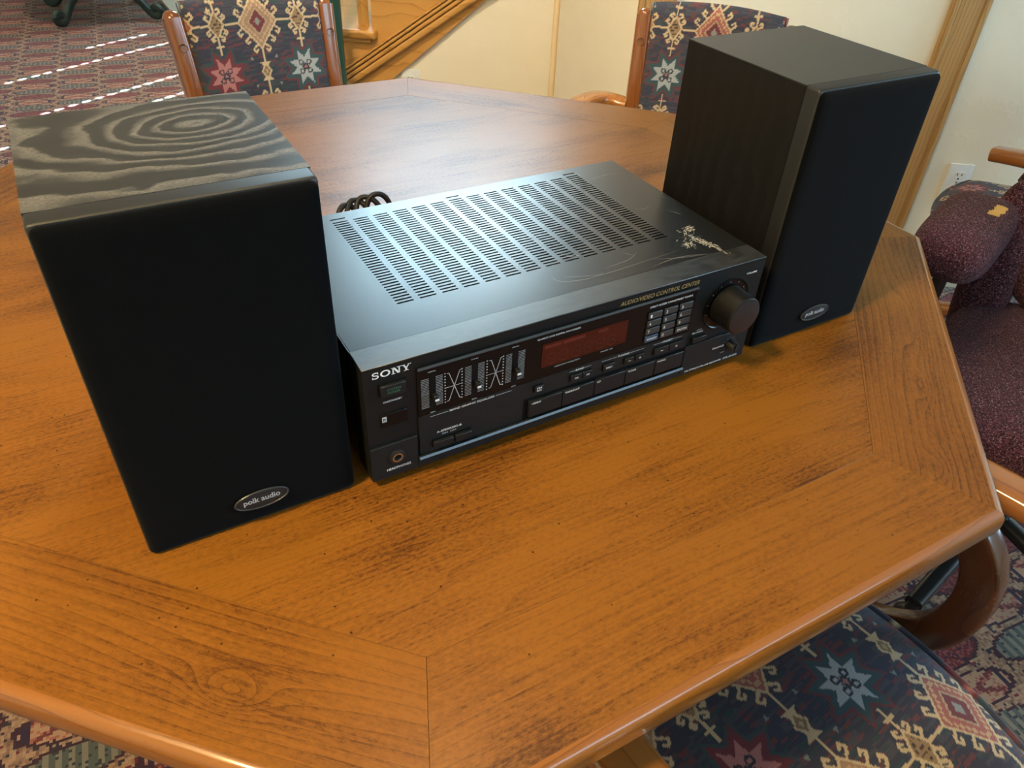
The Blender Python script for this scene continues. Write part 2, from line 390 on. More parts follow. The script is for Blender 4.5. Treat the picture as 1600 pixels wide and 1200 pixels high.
def tapestry_mat():
    M = Mat('kilim_tapestry', .9, .2); n = M.nt.nodes.new('ShaderNodeAttribute'); n.attribute_name = 'weave'
    X, Y, Z = M.coords(); th = ((X * 2400).sin() * .5 + .5) * .30 + ((Y + Z) * 1900).sin() * .08; v = M.noise(M.vec(X, Y, Z), 700, 2)
    M.color(M.mix((th * .6 + (v - .5).abs() * .7).clamp(), n.outputs['Color'], (.012, .012, .02))); M.bump(th + v * .6, .35, .0012)
    M.b.inputs['Sheen Weight'].default_value = .1
    return M.m
M_tap = tapestry_mat()

# ------------------------------------------------------------------ kilim pattern as a colour function of cloth metres
def seg_dist(px, py, a, b):
    ax, ay = a; dx, dy = b[0] - ax, b[1] - ay; L = dx * dx + dy * dy
    t = np.clip(((px - ax) * dx + (py - ay) * dy) / L, 0, 1)
    return np.hypot(px - ax - t * dx, py - ay - t * dy)
def vnoise(x, y, sx, sy, seed):
    r = np.random.default_rng(seed).random((64, 64)); i = np.floor(x / sx).astype(int) % 64; j = np.floor(y / sy).astype(int) % 64
    return r[i, j]
def kilim(x, y):
    P, Q = .172, .190
    q = .0013; x = np.round(x / q) * q; y = np.round(y / q) * q
    ix = np.floor(x / P + .5); iy = np.floor(y / Q + .5)
    u = x - ix * P; v = y - iy * Q                       # big diamond at (0,0)
    ixs = np.floor(x / P); iys = np.floor(y / Q)
    us = x - (ixs + .5) * P; vsr = y - (iys + .5) * Q     # star at cell corner
    vm = y - iy * Q; um = us                              # small diamond at (P/2, 0)
    ul = u; vl = vsr                                      # link diamond at (0, Q/2)
    C = np.zeros(x.shape + (3,)); C[:] = (.047, .050, .074)
    n1 = vnoise(x, y, .022, .0035, 1); n2 = vnoise(x, y, .012, .0026, 2)
    C[n1 > .72] = (.070, .068, .085); C[n2 > .86] = (.140, .052, .058); C[n2 < .1] = (.036, .068, .075)
    cream = np.array((.58, .44, .27)); tan = np.array((.30, .20, .11))
    def put(m, c): C[m] = c
    # stars: eight points, halo of ragged colour
    red_star = ((ixs + iys) % 2) != 0
    def star_r(px, py, ro, ri):
        A = np.arctan2(py, px); w8 = np.abs(((A / (PI / 4) + .5) % 1) - .5) * (PI / 4)     # 0 on a valley ray, pi/8 on a tip ray
        w8 = PI / 8 - w8                                                               # 0 on a tip ray
        x1, y1, x2, y2 = ro, 0.0, ri * math.cos(PI / 8), ri * math.sin(PI / 8)
        nx, ny = (y2 - y1), -(x2 - x1); d = nx * x1 + ny * y1
        return np.hypot(px, py) < d / (nx * np.cos(w8) + ny * np.sin(w8))
    halo = star_r(us, vsr, .058, .036); hal2 = halo & ~star_r(us, vsr, .052, .031)
    put(halo & red_star, (.165, .042, .052)); put(halo & ~red_star, (.045, .085, .095))
    put(hal2 & ~red_star, (.150, .045, .052)); put(hal2 & red_star, (.042, .080, .085))
    star = star_r(us, vsr, .037, .0195)
    put(star & red_star, (.45, .19, .18)); put(star & ~red_star, (.36, .39, .40))
    hookd = np.minimum(np.abs(np.hypot(np.abs(us) - .0085, np.abs(vsr) - .0085) - .0045), 1)
    put((hookd < .0014), (.035, .04, .05)); put((np.abs(us) + np.abs(vsr)) < .0085, (.05, .05, .07)); put((np.abs(us) + np.abs(vsr)) < .0042, (.40, .16, .14))
    # connecting lines
    lw = .0022
    put((np.abs(v) < lw) & (np.abs(u) > .040), cream); put((np.abs(u) < lw) & (np.abs(v) > .05), cream)
    def hooks(uu, vv, a, b, n, ln, w=.0020):
        au, av = np.abs(uu), np.abs(vv); m = np.zeros(x.shape, bool)
        for k in range(n):
            t = (k + .62) / (n + .25); bx, by = a * (1 - t), b * t
            nx, ny = b, a; L = math.hypot(nx, ny); nx /= L; ny /= L
            if k % 2 == 0 or n < 3: p1 = (bx + nx * ln, by + ny * ln); p2 = (p1[0] - ny * ln * .55, p1[1] + nx * ln * .55); p3 = (p2[0] - nx * ln * .45, p2[1] - ny * ln * .45)
            else: p1 = (bx + nx * ln, by + ny * ln); p2 = (p1[0] - ny * ln * .5, p1[1] + nx * ln * .5); p3 = (p2[0] - nx * ln * .4, p2[1] - ny * ln * .4)
            d = np.minimum(np.minimum(seg_dist(au, av, (bx, by), p1), seg_dist(au, av, p1, p2)), seg_dist(au, av, p2, p3)); m |= d < w
        return m
    # big diamond
    a, b = .042, .053; D = np.abs(u) / a + np.abs(v) / b
    put(hooks(u, v, a, b, 3, .0135), cream)
    put(D < 1, cream); put(D < .90, (.34, .22, .15)); 
    var = ((ix + iy) % 2) == 0
    put((D < .90) & ~var, (.36, .12, .10))
    step = (np.floor(np.abs(u) / .0045) + np.floor(np.abs(v) / .0055))
    put((D < .90) & (D > .52) & ((step % 3) == 0), (.52, .34, .20))
    put(D < .50, cream * .75); put(D < .42, (.17, .045, .055)); put(D < .17, (.25, .27, .24))
    # small hooked diamond
    a, b = .0165, .026; D = np.abs(um) / a + np.abs(vm) / b
    put(hooks(um, vm, a, b, 2, .0105), cream)
    put(D < 1.06, cream); put(D < .82, tan); put((D < .7) & ((np.floor(vm / .0032) % 2) == 0) & (vnoise(x, y, .004, .0032, 5) > .45), (.075, .055, .045))
    tail = (np.abs(um) < .0017) & (np.abs(vm) > .026) & (np.abs(vm) < .055); bar = (np.abs(np.abs(vm) - .040) < .0016) & (np.abs(um) < .0085)
    put(tail | bar, cream)
    # link diamond with flared ends
    D = np.abs(ul) / .0105 + np.abs(vl) / .016
    fl = (np.abs(vl) > .008) & (np.abs(vl) < .0185) & (np.abs(ul) < .0015 + (np.abs(vl) - .006) * .85)
    put(fl, cream); put(D < 1.1, cream); put(D < .72, tan * .8); put(D < .3, cream * .8)
    # little triangles
    tx, ty = np.abs(u) - .026, np.abs(vsr) - .024
    put((ty > 0) & (ty < .007) & (np.abs(tx) < (.007 - ty) * .6), (.22, .26, .23))
    return C
def weave(o, rgb):
    at = o.data.color_attributes.new('weave', 'FLOAT_COLOR', 'POINT')
    at.data.foreach_set('color', np.concatenate([rgb, np.ones((len(rgb), 1))], 1).astype(np.float32).ravel())
def grid(name, X, Y, Zz, mat, parent, flip=False):
    n, m = X.shape; V = np.stack([X, Y, Zz], -1).reshape(-1, 3)
    idx = np.arange(n * m).reshape(n, m); F = np.stack([idx[:-1, :-1], idx[1:, :-1], idx[1:, 1:], idx[:-1, 1:]], -1).reshape(-1, 4)
    if flip: F = F[:, ::-1]
    me = bpy.data.meshes.new(name); me.from_pydata(V.tolist(), [], F.tolist()); me.update(); me.shade_smooth(); me.materials.append(mat)
    return link(bpy.data.objects.new(name, me), parent)

# ================================================================== the setting
struct(mesh('floor', [(-2.0, -2.8, FLOOR), (4.5, -2.8, FLOOR), (4.5, 7.2, FLOOR), (-2.0, 7.2, FLOOR)], [(0, 1, 2, 3)], M_carpet))
# a frame turned with the stair wall: local x = along the wall, local y = away from the table
WALL_RZ = math.radians(-36)
def W2(t, n): c, s = math.cos(WALL_RZ), math.sin(WALL_RZ); return (t * c - n * s, t * s + n * c)
def wall_frame(o): o.rotation_euler = (0, 0, WALL_RZ); return o
SL = .687; LINE = lambda t: -.427 + SL * (t + .724)           # lower edge of the stair skirt on the wall
DL, DR = 2.45, 1.89
wl = prism('wall_stair', [(-1.21, FLOOR), (.012, FLOOR), (.012, LINE(.012) + .05), (-1.21, FLOOR + .03)], DL + .012, DL + .11, M_wall, axis='y'); struct(wall_frame(wl))
V = [(.012, DL + .012), (.267, DR), (.36, DR + .1), (.11, DL + .112)]
wa = prism('wall_angled', V, FLOOR, 2.6, M_wall, axis='z'); struct(wall_frame(wa))
wr = box('wall_right', .267, 4.4, DR, DR + .12, FLOOR, 2.6, M_wall); struct(wall_frame(wr))
bd = sweep('trim_1', [(.010, DL - .002, FLOOR), (.010, DL - .002, 2.6)], circ(.011, 10), plain('corner_bead', (.78, .60, .36), .7)); struct(wall_frame(bd))
def vboard(name, t0, t1):
    b = box(name, t0, t1, DR - .020, DR, FLOOR, 2.6, M_trim, bevel=.002); struct(wall_frame(b))
    for a0, a1 in ((t0 + .004, t0 + .016), (t1 - .018, t1 - .003)):
        box('bead_strip', a0, a1, DR - .0245, DR - .0195, FLOOR, 2.6, M_trim, b, bevel=.0018)
vboard('trim_2', .262, .366); vboard('trim_3', 1.085, 1.183)
bb = box('baseboard_right', .37, 4.3, DR - .014, DR, FLOOR, FLOOR + .045, M_base, bevel=.003); struct(wall_frame(bb))
box('baseboard_cap', 1.2, 4.3, DR - .020, DR - .001, FLOOR + .0455, FLOOR + .058, M_plate, bb, bevel=.002)
# walls and ceiling out of view: they hold the lamps and the windows
struct(box('wall_front', -2.1, 4.5, -2.9, -2.8, FLOOR, 4.6, M_wall))
HOLES = (3.355, 3.09, 2.51, 2.24); NSL = 34
def blind():
    V = []; F = []; y0, y1, h = 1.3, 4.3, .012
    ys = [y0] + [c for k in sorted(HOLES) for c in (k - h / 2, k + h / 2)] + [y1]
    pitch = .0467; z0 = FLOOR + .86
    zs = []
    for k in range(NSL): zs += [z0 + k * pitch, z0 + k * pitch + .018, z0 + k * pitch + .018 + h]
    zs.append(z0 + NSL * pitch)
    for z in zs:
        for y in ys: V.append((-2.0, y, z))
    m = len(ys)
    for r in range(len(zs) - 1):
        for c in range(m - 1):
            if r % 3 == 1 and c % 2 == 1 and not (c == 7 and not 16 <= r // 3 <= 21): continue
            F.append((r * m + c, r * m + c + 1, (r + 1) * m + c + 1, (r + 1) * m + c))
    o = mesh('window_1', V, F, M_blind); return struct(o), zs[0], zs[-1]
_, bz0, bz1 = blind()
for nm, a in (('wall_left', (-2.1, -2.0, -2.8, 1.3, FLOOR, 9.0)),): struct(box(nm, *a, M_wall))
struct(box('wall_left_far', -2.1, -2.0, 4.3, 7.2, FLOOR, 9.0, M_wall)); struct(box('wall_left_sill', -2.1, -2.0, 1.3, 4.3, FLOOR, bz0, M_wall)); struct(box('wall_left_head', -2.1, -2.0, 1.3, 4.3, bz1, 9.0, M_wall))
struct(box('wall_back', -2.1, 4.5, 7.2, 7.3, FLOOR, 4.6, M_wall))
struct(box('ceiling', -2.0, 4.5, -2.8, 2.6, 1.69, 1.75, M_ceil))

# ------------------------------------------------------------------ staircase
st = thing('staircase', 'honey oak staircase with moulded skirt board climbing along the cream wall', 'staircase', (0, 0, 0), WALL_RZ)
prism('stringer', [(-1.20, FLOOR), (-1.0, FLOOR + .002), (.008, LINE(.008) + .02), (.008, LINE(.008) + .55), (-.40, LINE(-.40) + .55), (-.40, -.03), (-.655, -.03), (-.655, -.27), (-1.2, -.27)], DL - .004, DL + .0115, M_stair, st, axis='y')
dirv = Vector((1, 0, SL)).normalized(); nrm = Vector((-SL, 0, 1)).normalized()
def rail(name, off, wd, dp, y):
    p0 = Vector((-1.19, y, LINE(-1.19))) + nrm * off; p1 = Vector((.004, y, LINE(.004))) + nrm * off
    sec = rrect(-dp / 2, dp / 2, -wd / 2, wd / 2, min(wd, dp) * .3, 3)
    return sweep(name, [p0, p1], sec, M_stair, st, up=tuple(nrm))
rail('skirt_moulding', .012, .022, .034, DL - .012); rail('skirt_moulding', .033, .015, .024, DL - .010); rail('skirt_moulding', .048, .010, .032, DL - .012); rail('skirt_moulding', .060, .008, .02, DL - .008)
run = .262
for k in range(-2, 3):
    t1 = -.636 + k * run; z = -.237 + k * run * SL
    bm = bmesh.new(); add_box(bm, t1 - run - .03, t1, DL - .04, DL + .85, z - .032, z, .011, 3); tr = from_bm('tread', bm, M_stair, st, auto=40)
    box('cove', t1 - run - .01, t1 - .022, DL - .024, DL + .002, z - .046, z - .0325, M_stair, tr, bevel=.005)
    box('riser', t1 - run, t1 - run + .02, DL + .031, DL + .85, z - run * SL, z - .033, M_stair, st)
    for q, (dt, wd) in enumerate(((.075, .032), (.205, .032))):
        b = lathe('baluster', [(.0, z), (.020, z), (.020, z + .25), (.012, z + .27), (.016, z + .5), (.011, z + .85), (0, z + .85)], M_stair, st, n=4, at=(t1 - run + dt, DL + .022, 0))
# ------------------------------------------------------------------ wall outlets
def outlet(t, ztop, d, label):
    o = thing('wall_outlet', label, 'outlet', (*W2(t, d), ztop - .114), WALL_RZ, 'wall outlets')
    prism('cover_plate', rrect(0, .070, 0, .114, .003, 2), -.006, -.0002, M_plate, o, axis='y', bevel=.002)
    for zc in (.0765, .0375):
        r = prism('socket', [(.035 + .0172 * max(-1, min(1, 1.18 * math.cos(a))), zc + .0145 * max(-.95, min(.95, 1.1 * math.sin(a)))) for a in [2 * PI * k / 28 for k in range(28)]], -.0075, -.0061, M_platein, o, axis='y')
        for x, h in ((.0285, .008), (.0415, .0065)): box('slot', x - .0012, x + .0012, -.0078, -.0076, zc + .0035 - h / 2 + .002, zc + .0035 + h / 2 + .002, M_slot, r)
        prism('ground_hole', ellipse(.035, zc - .0075, .0026, .0026, 12), -.0078, -.0076, M_slot, r, axis='y')
    lathe('screw', [(0, .0), (.003, .0), (.003, .001), (0, .0014)], M_metal, o, n=12, axis='y', at=(.035, -.0062, .057))
    return o
outlet(1.253, -.350, DR, 'white duplex outlet on the right wall above the purple armrest')
outlet(-.557, -.372, DL + .012, 'white outlet half hidden behind the far corner of the table')

# ================================================================== table
TC = (.2105, .3925); TR = math.radians(-.35); AI, AO, BN = .5665, .6680, .018
tb = thing('game_table', 'octagonal cherry wood game table with mitred plank border', 'table', (TC[0], TC[1], FLOOR), TR)
H0 = -FLOOR
def octv(ap, k): a = math.radians(45 * k + 22.5); R = ap / math.cos(math.radians(22.5)); return (R * math.cos(a), R * math.sin(a))
prism('centre_panel', [octv(AI - .0001, k) for k in range(8)], H0 - .02, H0, M_panel, tb, bevel=.00015, seg=1)
for k in range(8):
    a = math.radians(45 * k); rot = a + PI / 2                # side k faces direction a; local x runs along the side
    hi = (AI + .0001) * math.tan(math.radians(22.5)) - .00015; ho = AO * math.tan(math.radians(22.5)) - .00015; wd = AO - AI
    mat = {5: M_plank_k1, 7: M_plank_k2}.get(k, M_plank)
    pl = prism('border_plank', [(-hi, wd / 2 - .0001), (-ho, -wd / 2), (ho, -wd / 2), (hi, wd / 2 - .0001)], -.02, 0, mat, tb, bevel=.00015, seg=1)
    am = (AI + AO) / 2; pl.location = (am * math.cos(a), am * math.sin(a), H0 + .0001); pl.rotation_euler = (0, 0, rot)
    prof = [(0, -.00005), (.0040, -.0006), (.0066, -.0022), (.0085, -.0050), (.0096, -.0090), (.0100, -.0150), (.0096, -.0220), (.0082, -.0275), (.0055, -.0315), (.0025, -.0335), (0, -.0340)]
    V = []; F = []; n = len(prof)
    for sgn in (-1, 1):
        for (dx, dz) in prof: ap = AO + dx; V.append((sgn * ap * math.tan(math.radians(22.5)), -(ap - AO), dz))
    for j in range(n - 1): F.append((j, j + 1, n + j + 1, n + j))
    F.append((n - 1, 0, n, 2 * n - 1))
    e = mesh('edge_moulding', V, F, M_edge, tb); e.location = (AO * math.cos(a), AO * math.sin(a), H0); e.rotation_euler = (0, 0, rot)
    e.data.shade_smooth(); e.data.set_sharp_from_angle(angle=math.radians(40))
prism('apron', [octv(.42, k) for k in range(8)], H0 - .10, H0 - .021, M_dark, tb)
lathe('pedestal', [(0, H0 - .1), (.11, H0 - .1), (.12, .5), (.075, .4), (.13, .25), (.15, .12), (.11, .08), (0, .08)], M_dark, tb, n=24)
for k in range(4):
    a = math.radians(45 + 90 * k); pth = catmull([(.08 * math.cos(a), .08 * math.sin(a), .14), (.25 * math.cos(a), .25 * math.sin(a), .10), (.40 * math.cos(a), .40 * math.sin(a), .035)], 5)
    sweep('foot', pth, rsec(.07, .06, .012), M_dark, tb)

# ================================================================== loudspeakers
TXT = []
def text(s, x0, x1, z0, z1, y, mat, parent, name='lettering', bold=0, shear=0, keep=False):
    """flat print filling the box x0..x1 / z0..z1 on the plane local y (facing -y)"""
    cu = bpy.data.curves.new(name, 'FONT'); cu.body = s; cu.shear = shear; cu.offset = bold or .006; cu.resolution_u = 3
    o = bpy.data.objects.new(name, cu); COL.objects.link(o); TXT.append((o, x0, x1, z0, z1, y, mat, parent, name))
SW, SD, SBF, SHT = .1703, .1684, .0183, .2855
def speaker(loc, rz, label, top):
    o = thing('bookshelf_speaker', label, 'speaker', loc, rz, 'pair of black bookshelf speakers')
    y0, y1 = SBF, SBF + SD
    bm = bmesh.new(); add_box(bm, 0, SW, y0 + .0006, y1, 0, SHT - .0014, .0008, 1); from_bm('cabinet', bm, M_ash_side, o)
    box('top_veneer', 0, SW, y0 + .0006, y1, SHT - .0013, SHT, top, o)
    # moulded baffle: rounded towards the front
    prof = [(y0, 0), (y0, .0005), (.0085, .0012), (.0060, .0035), (.0055, .0055)]
    V = []; F = []
    rings = []
    for (yy, ins) in ((y0, 0.0), (.0050, .0001), (.0032, .0004), (.0022, .0011), (.0020, .0030)):
        rings.append([(x, yy, z) for x, z in rrect(ins, SW - ins, ins, SHT - ins, .003 + ins, 3)])
    n = len(rings[0])
    for r in rings: V += r
    for i in range(len(rings) - 1):
        for j in range(n): F.append((i * n + j, i * n + (j + 1) % n, (i + 1) * n + (j + 1) % n, (i + 1) * n + j))
    F.append(tuple(range((len(rings) - 1) * n, len(rings) * n))); F.append(tuple(range(n))[::-1])
    b = mesh('front_baffle', V, F, M_baffle, o); b.data.shade_smooth(); b.data.set_sharp_from_angle(angle=math.radians(35))
    # cloth grille, pillowed
    rings = []
    for (yy, ins) in ((.0019, .0011), (.0008, .0011), (-.0008, .0020), (-.0021, .0055), (-.0028, .0125)):
        rings.append([(x, yy, z) for x, z in rrect(ins, SW - ins, ins - .0005, SHT - ins - .001, .005, 5)])
    n = len(rings[0]); V = []; F = []
    for r in rings: V += r
    for i in range(len(rings) - 1):
        for j in range(n): F.append((i * n + j, i * n + (j + 1) % n, (i + 1) * n + (j + 1) % n, (i + 1) * n + j))
    F.append(tuple(range((len(rings) - 1) * n, len(rings) * n)))
    g = mesh('grille', V, F, M_grille, o); g.data.shade_smooth()
    bx, bz = .0905, .0262
    bg = prism('badge', ellipse(bx, bz, .0215, .0088, 40), -.0050, -.0029, M_badge, o, axis='y', bevel=.0008)
    rim = [Vector((x, -.0048, z)) for x, z in ellipse(bx, bz, .0215, .0088, 48)]
    sweep('rim', rim, circ(.0008, 6), M_badge_rim, bg, up=(0, 1, 0), closed=True)
    text('polk audio', bx - .0148, bx + .0148, bz - .0036, bz + .0037, -.00515, M_print_dim, bg, bold=.018)
    return o
speaker((-.1823, .0102, 0), -.0021, 'black wood grain bookshelf speaker left of the receiver', M_ash_top)
speaker((.4543, .0103, 0), -.0035, 'black bookshelf speaker standing right of the receiver beside the volume knob', M_ash_plain)

# ================================================================== receiver
rc = thing('stereo_receiver', 'black stereo receiver with slotted top and worn front panel', 'receiver', (0, 0, 0))
RW, RD, RH, RF = .4300, .2696, .1285, .008
mm = .001
# slotted cover: a plate with real slots
def cover():
    xs = [0.0015]; ys = [.0295]; nslot = 35
    for k in range(14): xs += [.063 + .022 * k, .079 + .022 * k]
    xs.append(RW - .0015)
    for k in range(nslot): y = .0795 + k * (.169 / (nslot - 1)); ys += [y - .0011, y + .0011]
    ys += [.2549, .2571, RD]
    V = [(x, y, RH - .0005) for y in ys for x in xs]; m = len(xs); F = []
    extra_row = 2 * nslot + 1
    for r in range(len(ys) - 1):
        for c in range(m - 1):
            hole = (c % 2 == 1) and ((r % 2 == 1 and r < 2 * nslot) or (r == extra_row and c in (1, 13, 27)))
            if not hole: F.append((r * m + c, r * m + c + 1, (r + 1) * m + c + 1, (r + 1) * m + c))
    bm = bmesh.new(); vv = [bm.verts.new(v) for v in V]
    for f in F: bm.faces.new([vv[i] for i in f])
    bmesh.ops.delete(bm, geom=[v for v in bm.verts if not v.link_faces], context='VERTS')
    ext = bmesh.ops.extrude_face_region(bm, geom=list(bm.faces)); 
    for v in [g for g in ext['geom'] if isinstance(g, bmesh.types.BMVert)]: v.co.z -= .0011
    bmesh.ops.recalc_face_normals(bm, faces=bm.faces)
    o = from_bm('slotted_cover', bm, M_cover, rc)
    box('side', 0.0, .0012, .0295, RD, RF + .004, RH - .0006, M_cover, o); box('side', RW - .0012, RW, .0295, RD, RF + .004, RH - .0006, M_cover, o)
cover()
box('back_panel', .0013, RW - .0013, RD - .0015, RD - .0001, RF, RH - .0017, M_cover, rc)
box('chassis', .0014, RW - .0014, .03, RD - .0016, RF, RF + .05, M_inner, rc)
for x0, x1, y0, y1, h, mt in ((.05, .16, .08, .2, .07, M_inner), (.2, .30, .06, .14, .085, M_pcb), (.31, .38, .07, .22, .06, M_inner), (.19, .28, .16, .24, .075, M_inner)):
    box('circuit_block', x0, x1, y0, y1, RF + .0505, RF + h, mt, rc)
for x in (.035, RW - .075):
    for y in (.03, RD - .07): lathe('foot', [(0, 0), (.019, 0), (.021, .003), (.021, RF), (0, RF)], M_rubber, rc, n=20, at=(x + .02, y + .02, 0))
# face block: top skin and front
box('face_top', 0, RW, .0004, .029, RH - .0012, RH, M_face_top, rc, bevel=.0004, seg=1)
box('face', 0, RW, .0006, .029, RF, RH - .0013, M_face, rc)
# lower lip that stands proud
bm = bmesh.new(); add_box(bm, 0, .0432, -.0022, .0005, RF, .0456, .0005, 1); from_bm('lower_left_panel', bm, M_strip, rc)
box('lower_right_panel', .342, RW, -.0022, .0005, RF, .0452, M_strip, rc, bevel=.0005, seg=1)
box('lower_strip', .0434, .3418, -.0022, .0005, RF, .0203, M_strip, rc, bevel=.0003, seg=1)
prism('lip', [(-.0058, .0190), (-.0058, .0195), (-.0045, .0213), (-.0023, .0213), (-.0023, .0190)], .0434, .3418, M_lip, rc, axis='x')
# wide panel: glossy black above, grey band, button row
box('display_panel', .0455, .342, -.0010, .0005, .0652, .1155, M_gloss, rc)
prism('panel_top_edge', [(-.0034, .1152), (-.0034, .1156), (-.0022, .1171), (-.0011, .1171), (-.0011, .1152)], .0455, .342, M_lip, rc, axis='x')
box('control_strip', .0455, .3415, -.0016, .0005, .0462, .0650, M_strip, rc)
box('speaker_strip', .0455, .1495, -.0016, .0005, .0214, .0460, M_strip, rc)
# power button, sensor window
pw = box('power_button', .0132, .0350, -.0034, .0005, .0990, .1100, M_btn, rc, bevel=.0006, seg=1)
box('button_recess', .0122, .0360, -.0004, .0005, .0980, .1110, M_slot, rc)
text('SYSTEM', .0185, .0302, .1048, .1066, -.00345, M_print_green, pw); text('POWER', .0188, .0298, .1016, .1036, -.00345, M_print_green, pw)
text('ON/STANDBY', .0156, .0322, .0900, .0918, .0005, M_print, rc)
sw = box('sensor_window', .0118, .0355, -.0006, .0005, .0650, .0788, M_gloss, rc, bevel=.0003, seg=1)
lg = box('sensor_logo', .0131, .0171, -.0009, -.0007, .0712, .0766, M_print_dim, sw)
box('logo_mark', .0141, .0147, -.00105, -.00095, .0722, .0756, M_slot, lg); box('logo_mark', .0147, .0161, -.00105, -.00095, .0740, .0746, M_slot, lg); box('logo_mark', .0156, .0161, -.00105, -.00095, .0728, .0746, M_slot, lg)
# SONY in slab letters
def sony():
    x0, z0, h = .0075, .1172, .0065; s = 1.0
    def poly(name, shapes):
        bm = bmesh.new()
        for pts in shapes:
            vs_ = [bm.verts.new((x0 + p[0] * .0330, -.00005 + .0004, z0 + p[1] * h)) for p in pts]; bm.faces.new(vs_)
        bmesh.ops.recalc_face_normals(bm, faces=bm.faces); from_bm(name, bm, M_print, rc)
    R = lambda a, b, c, d: [(a, c), (b, c), (b, d), (a, d)]
    def arc(cx, cy, rx, ry, tx, ty, a0, a1, n=14):
        out = []
        for k in range(n):
            A, B = (math.radians(a0 + (a1 - a0) * q / n) for q in (k, k + 1))
            out.append([(cx + rx * math.cos(A), cy + ry * math.sin(A)), (cx + rx * math.cos(B), cy + ry * math.sin(B)), (cx + (rx - tx) * math.cos(B), cy + (ry - ty) * math.sin(B)), (cx + (rx - tx) * math.cos(A), cy + (ry - ty) * math.sin(A))])
        return out
    sS = arc(.1, .73, .085, .27, .035, .15, 35, 270) + arc(.1, .29, .09, .29, .038, .15, -145, 90) + [R(.158, .178, .66, .98), R(.018, .038, .02, .34)]
    poly('brand_letter', sS)
    poly('brand_letter', arc(.355, .5, .13, .5, .048, .17, 0, 360, 28))
    poly('brand_letter', [R(.54, .575, 0, 1), R(.70, .735, 0, 1), [(.54, 1), (.60, 1), (.735, 0), (.675, 0)], R(.51, .61, .0, .1), R(.51, .58, .9, 1), R(.66, .775, .9, 1)])
    poly('brand_letter', [[(.79, 1), (.845, 1), (.92, .45), (.88, .40)], [(1.0, 1), (.965, 1), (.875, .42), (.915, .40)], R(.872, .925, 0, .47), R(.835, .96, 0, .1), R(.77, .87, .9, 1), R(.94, 1.03, .9, 1)])
sony()
# headphone jack
jk = lathe('headphone_jack', [(.0075, 0), (.0075, .0016), (.0058, .0022), (.0052, .0022), (.0052, .0008)], M_rubber, rc, n=28, axis='y', at=(.0232, -.0022, .0303))
lathe('jack_ring', [(.0050, .0006), (.0050, .0024), (.0034, .0024), (.0030, .0004)], M_metal, jk, n=24, axis='y', at=(.0232, -.0022, .0303))
lathe('jack_hole', [(0, .0006), (.0031, .0006)], M_slot, jk, n=20, axis='y', at=(.0232, -.0022, .0303))
text('HEADPHONES', .0134, .0358, .0160, .0186, -.0023, M_print, rc)
# equaliser
Q = -.0011
for i, (xs, kz) in enumerate(((.0588, .0838), (.0986, .0838), (.1383, .0842))):
    s = box('slider_slot', xs - .0024, xs + .0026, Q - .0001, Q, .0682, .1082, M_slot, rc)
    kn = box('slider_knob', xs - .0004, xs + .0036, Q - .006, Q - .0002, kz - .0032, kz + .0032, M_btn, s, bevel=.0006, seg=1)
    box('slider_mark', xs - .0002, xs + .0034, Q - .0064, Q - .0061, kz - .0016, kz + .0004, M_print, kn)
    text(('100Hz', '1kHz', '10kHz')[i], xs - .0034, xs + .0034, .1091, .1105, Q, M_print_dim, rc); text('MIN', xs - .0022, xs + .0022, .0655, .0668, Q, M_print_dim, rc)
def flat(name, quads, mat, y, parent):
    V = []; F = []
    for q in quads:
        b = len(V); V += [(p[0], y, p[1]) for p in q]; F.append(tuple(range(b, b + len(q))))
    return mesh(name, V, F, mat, parent)
def hl(x0, x1, z, t=.00022): return [(x0, z - t), (x1, z - t), (x1, z + t), (x0, z + t)]
def ln(a, b, t=.00028):
    dx, dz = b[0] - a[0], b[1] - a[1]; L = math.hypot(dx, dz); nx, nz = -dz / L * t, dx / L * t
    return [(a[0] - nx, a[1] - nz), (b[0] - nx, b[1] - nz), (b[0] + nx, b[1] + nz), (a[0] + nx, a[1] + nz)]
qs = []
for a, b in ((.0486, .0557), (.0621, .0685), (.0893, .0955), (.1018, .1080), (.1292, .1352), (.1416, .1484)):
    for k in range(19): z = .0730 + k * .00168; qs.append(hl(a, b, z, .00034 if k != 9 else .0004))
flat('equalizer_scale', qs, M_scale, Q - .00008, rc)['kind'] = 'stuff'
qs = []
for xa, xb in ((.0742, .0844), (.1146, .1240)):
    qs += [ln((xa - .002, .1030), (xa, .1030)), ln((xa, .1030), (xb, .0730)), ln((xa, .0730), (xb, .1030)), ln((xb, .1030), (xb + .002, .1030)), ln((xb, .0730), (xb + .002, .073)), ln((xa - .002, .073), (xa, .073)), hl(xa - .003, xb + .003, .0880)]
flat('equalizer_curve', qs, M_print_dim, Q - .00008, rc)['kind'] = 'stuff'
qs = []
for x in (.0706, .0865, .1105, .1265):
    for k in range(11): z = .0725 + k * .0031; qs.append([(x + .0007 * c, z + .0007 * s_) for c, s_ in ((1, 0), (.5, .87), (-.5, .87), (-1, 0), (-.5, -.87), (.5, -.87))])
flat('equalizer_dots', qs, M_print_dim, Q - .00008, rc)['kind'] = 'stuff'
text('3BAND GRAPHIC EQUALIZER', .0740, .1188, .0608, .0632, -.0017, M_print, rc)
[flat('printed_rule', [q_], M_print_dim, -.0017, rc) for q_ in (hl(.0557, .0730, .0620), hl(.1200, .1362, .0622))]
text('A-SPEAKERS-B', .0617, .0858, .0407, .0429, -.0017, M_print, rc); text('ON  OFF', .0668, .0806, .0373, .0390, -.0017, M_print_dim, rc)
for x0, x1 in ((.0574, .0766), (.0785, .0945)):
    box('speaker_button_recess', x0 - .0008, x1 + .0005, -.0018, -.0017, .0258, .0350, M_slot, rc); box('speaker_button', x0, x1, -.0058, -.0019, .0265, .0338, M_btn, rc, bevel=.0005, seg=1)
